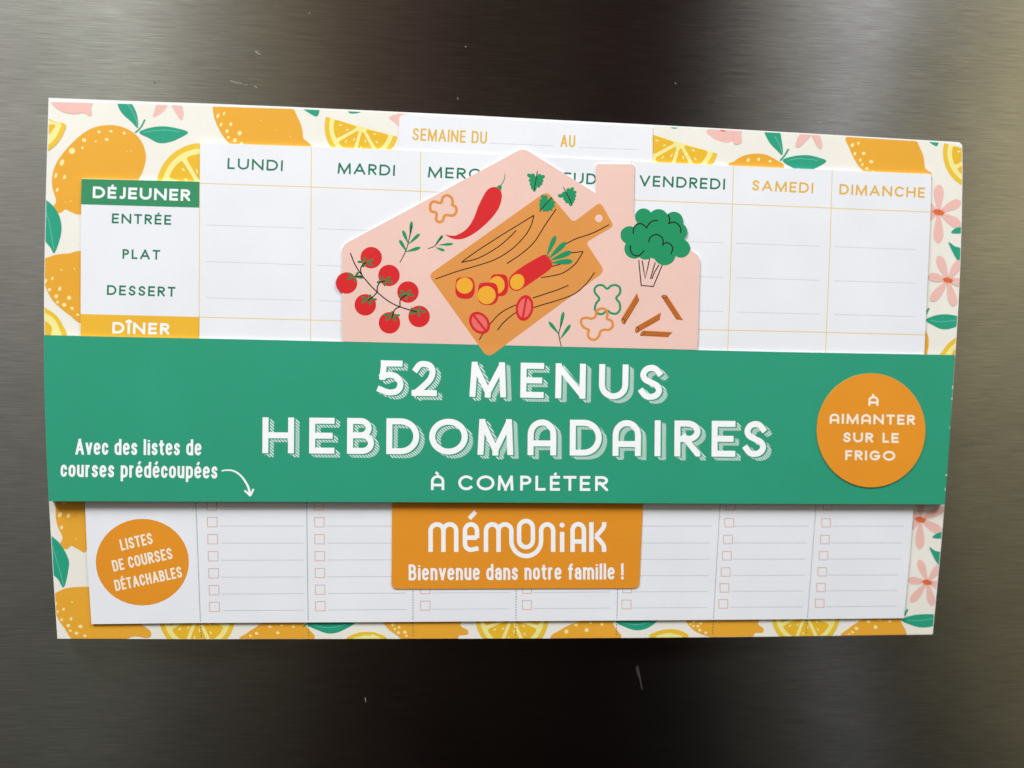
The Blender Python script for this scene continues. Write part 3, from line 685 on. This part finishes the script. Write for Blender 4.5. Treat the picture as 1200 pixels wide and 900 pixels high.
a.line(Z10(zarc(622.5, 172, 28.5, 29, 180, 0) + zarc(622.5, 222, 28.5, 29, 0, -180)), lw, 'white', closed=True); a.up()
lg([(772, 188), (772, 271)]); a.disc(Z10([(772, 160)])[0], 2.9, 2.9, 'white'); a.up()
lg([(815, 271), (815, 182)] + zarc(838.5, 182, 23.5, 26, 180, 0) + [(862, 271)]); lg([(815, 228), (862, 228)])
lg([(893, 148), (893, 271)])
lg(catmull([(946, 148), (945, 164), (935, 180), (912, 206)], False)); lg(catmull([(910, 205), (935, 232), (945, 250), (945, 271)], False))
text(a, 'Bienvenue dans notre famille !', FB, (479, 680.2), (730.8, 679), 18.8, 2.85, 'white', .095)
a.done()

# ================================================================== THE PAPER BAND
band_root = link(bpy.data.objects.new('paper_band', None), None,
                 'green paper band with a pink house-shaped flap wrapped around the menu planner', 'paper band')
band_root.location = (0, -.0046, -.04); band_root.empty_display_size = .02
BT = [(52.2, 392.6), (120, 394.4), (300, 398), (450, 401.6), (600, 405), (760, 409), (920, 412.6), (1118.6, 416)]
BB = [(1106.8, 591), (940, 590.6), (760, 589.8), (600, 589), (440, 588.4), (300, 588), (58, 587.4)]
BR, BL = [(1116, 452), (1113, 505), (1110, 548)], [(55.6, 540), (53.6, 480), (52.4, 430)]
def band_mesh():
    a = Art('band', band_root, band_root, D_BAND)
    a.poly(BT + BR + BB + BL, 'green', k=0)
    # folded round both side edges of the pad towards its back, and a paper-thin return along the long edges
    for edge, sg in ((BT[-1:] + BR + BB[:1], 1), (BB[-1:] + BL + BT[:1], -1)):
        rows = []
        for ox, dy in ((0, 0), (.00035, .0002), (.00055, .0007), (.0006, None)):
            P = [M(p, D_BAND) for p in edge]
            rows.append([Vector((p.x + sg * ox, -.0010 if dy is None else p.y + dy, p.z)) for p in P])
        n = len(edge); flat = [p for r in rows for p in r]
        a.raw(flat, [[j * n + i, j * n + i + 1, (j + 1) * n + i + 1, (j + 1) * n + i] for j in range(3) for i in range(n - 1)], 'green')
    for edge in (BT, BB):
        F = [M(p, D_BAND) for p in edge]; B = [Vector((p.x, p.y + .00025, p.z)) for p in F]; n = len(F)
        a.raw(F + B, [[i, i + 1, n + i + 1, n + i] for i in range(n - 1)], 'card_white')
    return a.done()
band = band_mesh()

a = Art('worn_nick', band, band_root, D_BAND); a.k = 2
for x, y, l, w in ((1117, 452, 4, .7), (1116, 466, 2.4, .8), (1113.4, 500, 2, .6), (1109.6, 556, 1.6, 1.3), (1108.2, 572, 3, .6)): a.line([(x - .5, y), (x - .7, y + l)], w, 'card_white')
a.done()

# ---- house-shaped flap, leaning in towards the sheet at its top
FOLD = [(400, 400.2), (818, 410)]
_a, _b, _c = M(FOLD[0], D_BAND.lift(2e-6)), M(FOLD[1], D_BAND.lift(2e-6)), M((613, 173), .00592)
d_flap = Plane(_a, (_b - _a).cross(_c - _a).normalized())
FOLD_UP = [(0, 390.8), (1200, 418.96), (1200, 0), (0, 0)]
FOLD_DOWN = [(0, 390.8), (1200, 418.96), (1200, 900), (0, 900)]
flap = Art('house_flap', band_root, band_root, d_flap)
HOUSE = [(400.8, 400.22), (400.8, 287.4), (613, 173.2), (698, 226), (698.3, 192), (743.6, 192.4), (742.4, 253), (820.6, 300), (818, 388), (817, 409.97)]
HOUSE = rounded(HOUSE, [0, 8, 8, 0, 3.5, 3.5, 0, 8, 0, 0])
flap.solid(HOUSE, 'pink', None, 'card_white')
ZA, ZB = Z(380, 170, 3.6), Z(580, 170, 3.6)
flap = flap.done('pink die-cut house shape with a chimney, printed with vegetables')
def veg(name, k): a = Art(name, flap, band_root, d_flap); a.k = k; return a

board = veg('cutting_board', 2)
BOARD = rounded([(502, 322.4), (641, 223.8), (671.8, 260.6), (703.5, 236.6), (719.6, 265), (686.6, 284.2), (709, 318), (571.6, 419.5)], [7, 8, 5, 6, 5, 5, 8, 9], 8)
board.clip, board.d = FOLD_DOWN, D_BAND
board.poly(BOARD, 'wood')
board.clip, board.d = FOLD_UP, d_flap
board.poly(BOARD, 'wood').up()
board.disc(ZB([(438, 309)])[0], 4.5, 4.5, 'pink')
bl = lambda z, p, w=1.2: board.line(z(p), w, 'black', smooth=True)
bl(ZA, [(578, 495), (640, 450), (740, 385), (830, 330), (884, 296)])
board.up(); bl(ZA, [(578, 495), (650, 477), (730, 432), (780, 390), (810, 360)])
board.up(); bl(ZA, [(884, 296), (872, 340), (845, 385), (790, 440), (720, 483), (640, 510), (560, 533), (470, 565)])
board.up(); bl(ZB, [(50, 500), (110, 460), (165, 410), (210, 340), (258, 270)])
bl(ZB, [(290, 422), (340, 396), (400, 376), (440, 358), (482, 336)])
bl(ZB, [(300, 457), (372, 449)]); board.up(); bl(ZB, [(372, 449), (340, 500), (290, 538), (245, 551), (195, 559)]); bl(ZB, [(230, 515), (285, 500)])
bl(ZB, [(421, 537), (385, 585), (340, 625), (280, 650), (200, 674), (150, 690), (90, 706), (40, 745), (10, 781)])
bl(ZB, [(310, 592), (260, 612), (200, 632), (160, 645)])
bl(ZA, [(810, 674), (770, 692), (735, 716), (700, 755), (670, 795), (654, 822)])
board.done()

a = veg('carrot', 14)
a.poly(catmull(ZB([(58, 580), (64, 556), (84, 536), (125, 507), (180, 475), (205, 463), (222, 466), (240, 492), (241, 510), (225, 530), (180, 562), (130, 596), (100, 614), (78, 612), (62, 600)])), 'red').up()
for base, tip, w in (((218, 470), (256, 382), 5.5), ((228, 478), (300, 409), 6.2), ((235, 486), (324, 449), 6.4), ((238, 496), (328, 490), 6.4)): a.poly(drop(ZB([base])[0], ZB([tip])[0], w), 'veg_green').up()
a.poly(ellipse(ZB([(94, 577)])[0], 8.2, 9.4, 25), 'yolk')
for c, rx, ry, w, h, o in (((594, 603), 39, 43, 35, 34, (-2, -10)), ((738, 591), 36, 44, 32, 37, (-9, -1)), ((691, 627), 41, 45, 38, 38, (-6, 6))):
    a.up(); a.poly(catmull(ZA([(c[0] - rx, c[1] - ry * .5), (c[0] - rx * .7, c[1] - ry), (c[0] + rx * .6, c[1] - ry), (c[0] + rx, c[1] - ry * .5), (c[0] + rx, c[1] + ry * .5), (c[0] + rx * .5, c[1] + ry), (c[0] - rx * .5, c[1] + ry), (c[0] - rx, c[1] + ry * .55)])), 'red')
    a.up(); a.disc(ZA([(c[0] + o[0], c[1] + o[1])])[0], w / 3.6, h / 3.6, 'yolk')
a.done('red carrot with a yellow cut face, green top and three cut rounds')
for c, rx, ry, rot in (((655, 750), 11, 14.2, -38), ((845, 687), 10.2, 15.2, 10)):
    a = veg('radish_half', 14); c = ZA([c])[0]; a.poly(ellipse(c, rx, ry, rot), 'red').up()
    for sg in (-1, 1):
        h = [(x, y) for x, y in ellipse((0, 0), rx * .74, ry * .76, 0)]
        h = clip_convex(h, [(sg * rx * .12, -99), (sg * 99, -99), (sg * 99, 99), (sg * rx * .12, 99)])
        ca, sa = math.cos(math.radians(rot)), math.sin(math.radians(rot))
        a.poly([(c[0] + x * ca - y * sa, c[1] + x * sa + y * ca) for x, y in h], 'red_light')
    a.done()

a = veg('tomato_vine', 2)
for i, c in enumerate([(198, 475), (94, 582), (273, 550), (353, 620), (173, 674), (275, 750), (400, 723)]): a.disc(ZA([c])[0], 12.6, 12.6, 'red'); a.up()
for c, an in (((176, 494), 40), ((128, 556), 10), ((256, 573), 20), ((345, 630), 15), ((186, 652), 70), ((284, 722), 60), ((392, 702), 75)):
    c0 = ZA([c])[0]
    for j in range(5):
        t_ = math.radians(an + j * 72); a.poly(drop(c0, (c0[0] + 10.2 * math.cos(t_), c0[1] + 10.2 * math.sin(t_) * .62), 2.9), 'calyx', k=a.k + j)
a.up(6)
vl = lambda p, w=1.3: (a.line(ZA(p), w, 'black', smooth=True), a.up())
vl([(110, 455), (128, 500), (152, 540), (195, 592), (240, 635), (285, 667), (330, 686), (390, 704)])
vl([(160, 552), (153, 525), (162, 505), (178, 495)]); vl([(165, 556), (148, 552), (130, 556)]); vl([(224, 620), (224, 598), (235, 580), (256, 573)])
vl([(222, 622), (205, 640), (184, 657)]); vl([(320, 682), (320, 655), (332, 640), (348, 633)]); vl([(320, 682), (298, 694), (285, 728)])
a.done('seven red cherry tomatoes on a black vine')

a = veg('chili', 2)
a.poly(catmull(ZA([(511, 378), (535, 382), (560, 379), (600, 354), (630, 310), (650, 258), (680, 200), (702, 180), (726, 178), (744, 192), (749, 222), (735, 268), (700, 315), (650, 360), (605, 388), (570, 398), (538, 394)])), 'red').up()
a.poly(ZA([(726, 178), (738, 168), (750, 176), (746, 192), (738, 186)]), 'veg_green'); a.line(ZA([(740, 178), (752, 160), (760, 142), (763, 121)]), 1.3, 'veg_green', smooth=True, w1=.8); a.done()

def pepper(z, pts, w, m, k): a = veg('pepper_ring', k); a.line(z(pts), w, m, closed=True, smooth=True); return a
pepper(ZA, [(447, 268), (449, 248), (462, 238), (480, 243), (494, 242), (500, 222), (516, 212), (535, 220), (542, 240), (540, 252), (555, 262), (557, 282), (543, 297), (523, 296), (508, 298), (500, 318), (485, 325), (472, 315), (474, 295), (470, 284), (452, 280)], 3.2, 'pepper', 2).done()
a = pepper(ZB, [(423, 624), (421, 605), (435, 592), (455, 592), (473, 606), (490, 594), (510, 591), (527, 602), (527, 625), (512, 646), (526, 668), (527, 695), (512, 711), (490, 709), (473, 698), (455, 712), (434, 710), (422, 692), (427, 668), (440, 648)], 2.6, 'veg_green', 2); a.done('green pepper ring')
a = pepper(ZB, [(364, 752), (366, 735), (385, 728), (408, 732), (425, 722), (428, 702), (445, 690), (466, 694), (475, 714), (472, 732), (492, 742), (497, 764), (482, 779), (462, 779), (446, 786), (438, 806), (422, 821), (400, 816), (392, 798), (396, 780), (376, 770)], 2.9, 'pepper', 8); a.done()

def sprig(z, st, leaves, w=3.4):
    a = veg('herb_sprig', 2)
    for b_, t_ in leaves: a.poly(drop(z([b_])[0], z([t_])[0], w), 'veg_green').up()
    a.line(z(st), 1.0, 'black', smooth=True).done()
sprig(ZA, [(319, 495), (340, 455), (355, 410), (368, 340)], [((362, 385), (369, 322)), ((354, 415), (331, 360)), ((348, 450), (317, 400)), ((356, 418), (403, 374)), ((346, 450), (406, 432))], 4)
sprig(ZA, [(437, 437), (462, 428), (480, 410), (496, 386)], [((470, 418), (501, 380)), ((482, 422), (544, 417)), ((470, 432), (508, 446))], 3.2)
sprig(ZB, [(280, 850), (272, 815), (270, 790), (285, 745)], [((272, 800), (227, 745)), ((274, 775), (290, 703)), ((276, 818), (319, 757))], 4)
def parsley(heart, tips, st, k):
    a = veg('parsley_leaf', k); c = ZB([heart])[0]
    a.disc(c, 3.4, 3.4, 'veg_green'); a.up()
    for tp in tips: a.poly(drop(c, ZB([tp])[0], 4.6), 'veg_green'); a.up()
    a.line(ZB(st), .95, 'black').done()
parsley((174, 146), [(136, 123), (155, 121), (193, 123), (211, 130), (142, 150), (205, 152), (148, 170), (199, 168), (155, 187), (187, 180), (165, 197)], [(179, 109), (172, 155), (165, 190)], 2)
parsley((308, 214), [(265, 214), (284, 200), (310, 181), (331, 178), (344, 196), (343, 214), (339, 231), (290, 232), (302, 246), (323, 258), (332, 244)], [(289, 177), (306, 210), (324, 248)], 2)
parsley((219, 244), [(197, 210), (212, 211), (188, 232), (186, 252), (188, 270), (205, 281), (222, 281), (240, 275), (252, 260), (254, 242), (243, 224)], [(240, 220), (215, 248), (188, 280)], 24)

a = veg('broccoli', 2)
for q in ([(607, 485), (612, 540), (617, 592), (668, 597), (690, 545), (706, 505)], [(621, 487), (628, 530), (634, 562), (645, 515), (656, 462)], [(656, 565), (666, 530), (676, 495)], [(662, 565), (674, 535), (692, 505)]): a.line(ZB(q), 1.25, 'black'); a.up()
for x, y, r in ((627, 303, 36), (690, 312, 42), (755, 320, 39), (772, 366, 40), (568, 380, 38), (640, 375, 62), (715, 390, 68), (588, 437, 42), (635, 445, 38), (785, 436, 39), (716, 460, 47), (680, 420, 60), (560, 376, 30)): a.disc(ZB([(x, y)])[0], r / 3.6, r / 3.6, 'veg_green'); a.up()
for q in ([(584, 375), (585, 352), (598, 336), (618, 332), (640, 348)], [(638, 352), (652, 330), (670, 319), (688, 318)], [(730, 292), (737, 312), (733, 333)], [(733, 332), (752, 325), (770, 332), (783, 350), (784, 370)], [(648, 410), (655, 390), (675, 378), (695, 382), (709, 398), (708, 425)], [(706, 422), (722, 412), (740, 418), (750, 436), (742, 460)], [(572, 423), (572, 445), (585, 463), (608, 466), (630, 444)]):
    a.line(ZB(q), 1.4, 'black', smooth=True); a.up()
a.done('dark green broccoli floret reaching past the chimney onto the sheet')

for p0, p1, w in (((542, 742), (604, 640), 26), ((716, 640), (780, 738), 24), ((600, 778), (698, 722), 26), ((624, 794), (740, 800), 24)):
    a = veg('penne', 2); v0, v1 = Vector(ZB([p0])[0]), Vector(ZB([p1])[0]); d = (v1 - v0).normalized(); n = Vector((-d.y, d.x)) * w / 7.2
    sl = d * w / 9
    a.poly([tuple(v0 + n - sl), tuple(v1 + n - sl), tuple(v1 - n + sl), tuple(v0 - n + sl)], 'pasta').up()
    for o in (-.45, .1, .6): a.line([tuple(v0 + n * o), tuple(v1 + n * o - sl * o)], .7, 'pasta_dark')
    a.up(); a.poly(ellipse(tuple(v0 - d * .3), w / 6.6, w / 13, math.degrees(math.atan2((n - sl).y, (n - sl).x))), 'pasta_dark'); a.up()
    a.poly(ellipse(tuple(v0 - d * .5), w / 9.5, w / 24, math.degrees(math.atan2((n - sl).y, (n - sl).x))), 'pasta'); a.done()

# ---- lettering of the band
a = Art('title_lettering', band_root, band_root, D_BAND); a.k = 3
SH = (6.4, 4.6, 'hatch')
text(a, '52', FA, (442.4, 463.2), (511.8, 464.3), 41, 7.0, 'white', bounds=[(442.4, 473), (482.4, 511.8)], shade=SH)
text(a, 'MENUS', FA, (550.2, 464.9), (776, 468.9), 41, 7.0, 'white', bounds=[(550.2, 593), (609.6, 637), (650.6, 686), (701.6, 736), (748.6, 776.4)], shade=SH)
text(a, 'HEBDOMaDaIRES', FA, (307.4, 531), (898.8, 535.6), 42, 7.0, 'white',
     bounds=[(307.4, 344.4), (362.2, 391.8), (406.6, 438.2), (452.6, 491.2), (502.8, 548), (559.6, 601.4), (618.2, 651.8), (667.6, 705), (717.8, 751), (767, 774.4), (790.2, 820.6), (833.8, 861.6), (871, 898.4)], shade=SH)
a.done('large white capitals with a hatched drop shade')
a = Art('subtitle_lettering', band_root, band_root, D_BAND)
text(a, 'À COMPLÉTER', FA, (505, 574.2), (712.4, 575.4), 17.4, 3.1, 'white',
     bounds=[(505, 520.6), (0, 0), (537, 554.2), (558.6, 579.4), (583.2, 601.6), (609.6, 622.6), (627.4, 639.2), (644.4, 656.2), (660.2, 675.4), (679.5, 691.6), (697.4, 712.4)])
a.done()
a = Art('caption_lettering', band_root, band_root, D_BAND)
text(a, 'Avec des listes de', FB, (88.4, 532.8), (236, 533.6), 18.6, 2.85, 'white', .095)
text(a, 'courses prédécoupées', FB, (71, 558.7), (254.8, 560.8), 18.6, 2.85, 'white', .095)
a.done()
a = Art('arrow', band_root, band_root, D_BAND)
a.line([(259.6, 551.8), (265, 551), (271.5, 551.3), (278, 554), (284, 559.5), (288.8, 566.5), (291.6, 573), (292.9, 579.5)], 1.4, 'white', smooth=True, w1=2.9); a.up()
a.line([(286.4, 574.8), (290.4, 578), (293.2, 581.2)], 2.2, 'white'); a.up(); a.line([(293.2, 581.2), (295, 577.5), (297.2, 573)], 2.2, 'white'); a.done()
badge = Art('round_badge', band_root, band_root, D_BAND.lift(.00028))
badge.solid(ellipse((1020.9, 504.4), 63.6, 66.8, 0, 72), 'orange', None)
badge = badge.done('round orange badge on the right end of the band')
a = Art('lettering', badge, band_root, D_BAND.lift(.00028))
text(a, 'À', FA, (1017.6, 475.5), (1029.4, 475.7), 11.4, 2.4, 'text_cream')
text(a, 'aIMaNTER', FA, (972.2, 496.3), (1072, 497.9), 11.6, 2.4, 'text_cream', .2)
text(a, 'SUR LE', FA, (988.2, 518.1), (1053, 519), 11.4, 2.4, 'text_cream', .2)
text(a, 'FRIGO', FA, (990.5, 539), (1049, 539.9), 11.4, 2.4, 'text_cream', .2)
a.done()
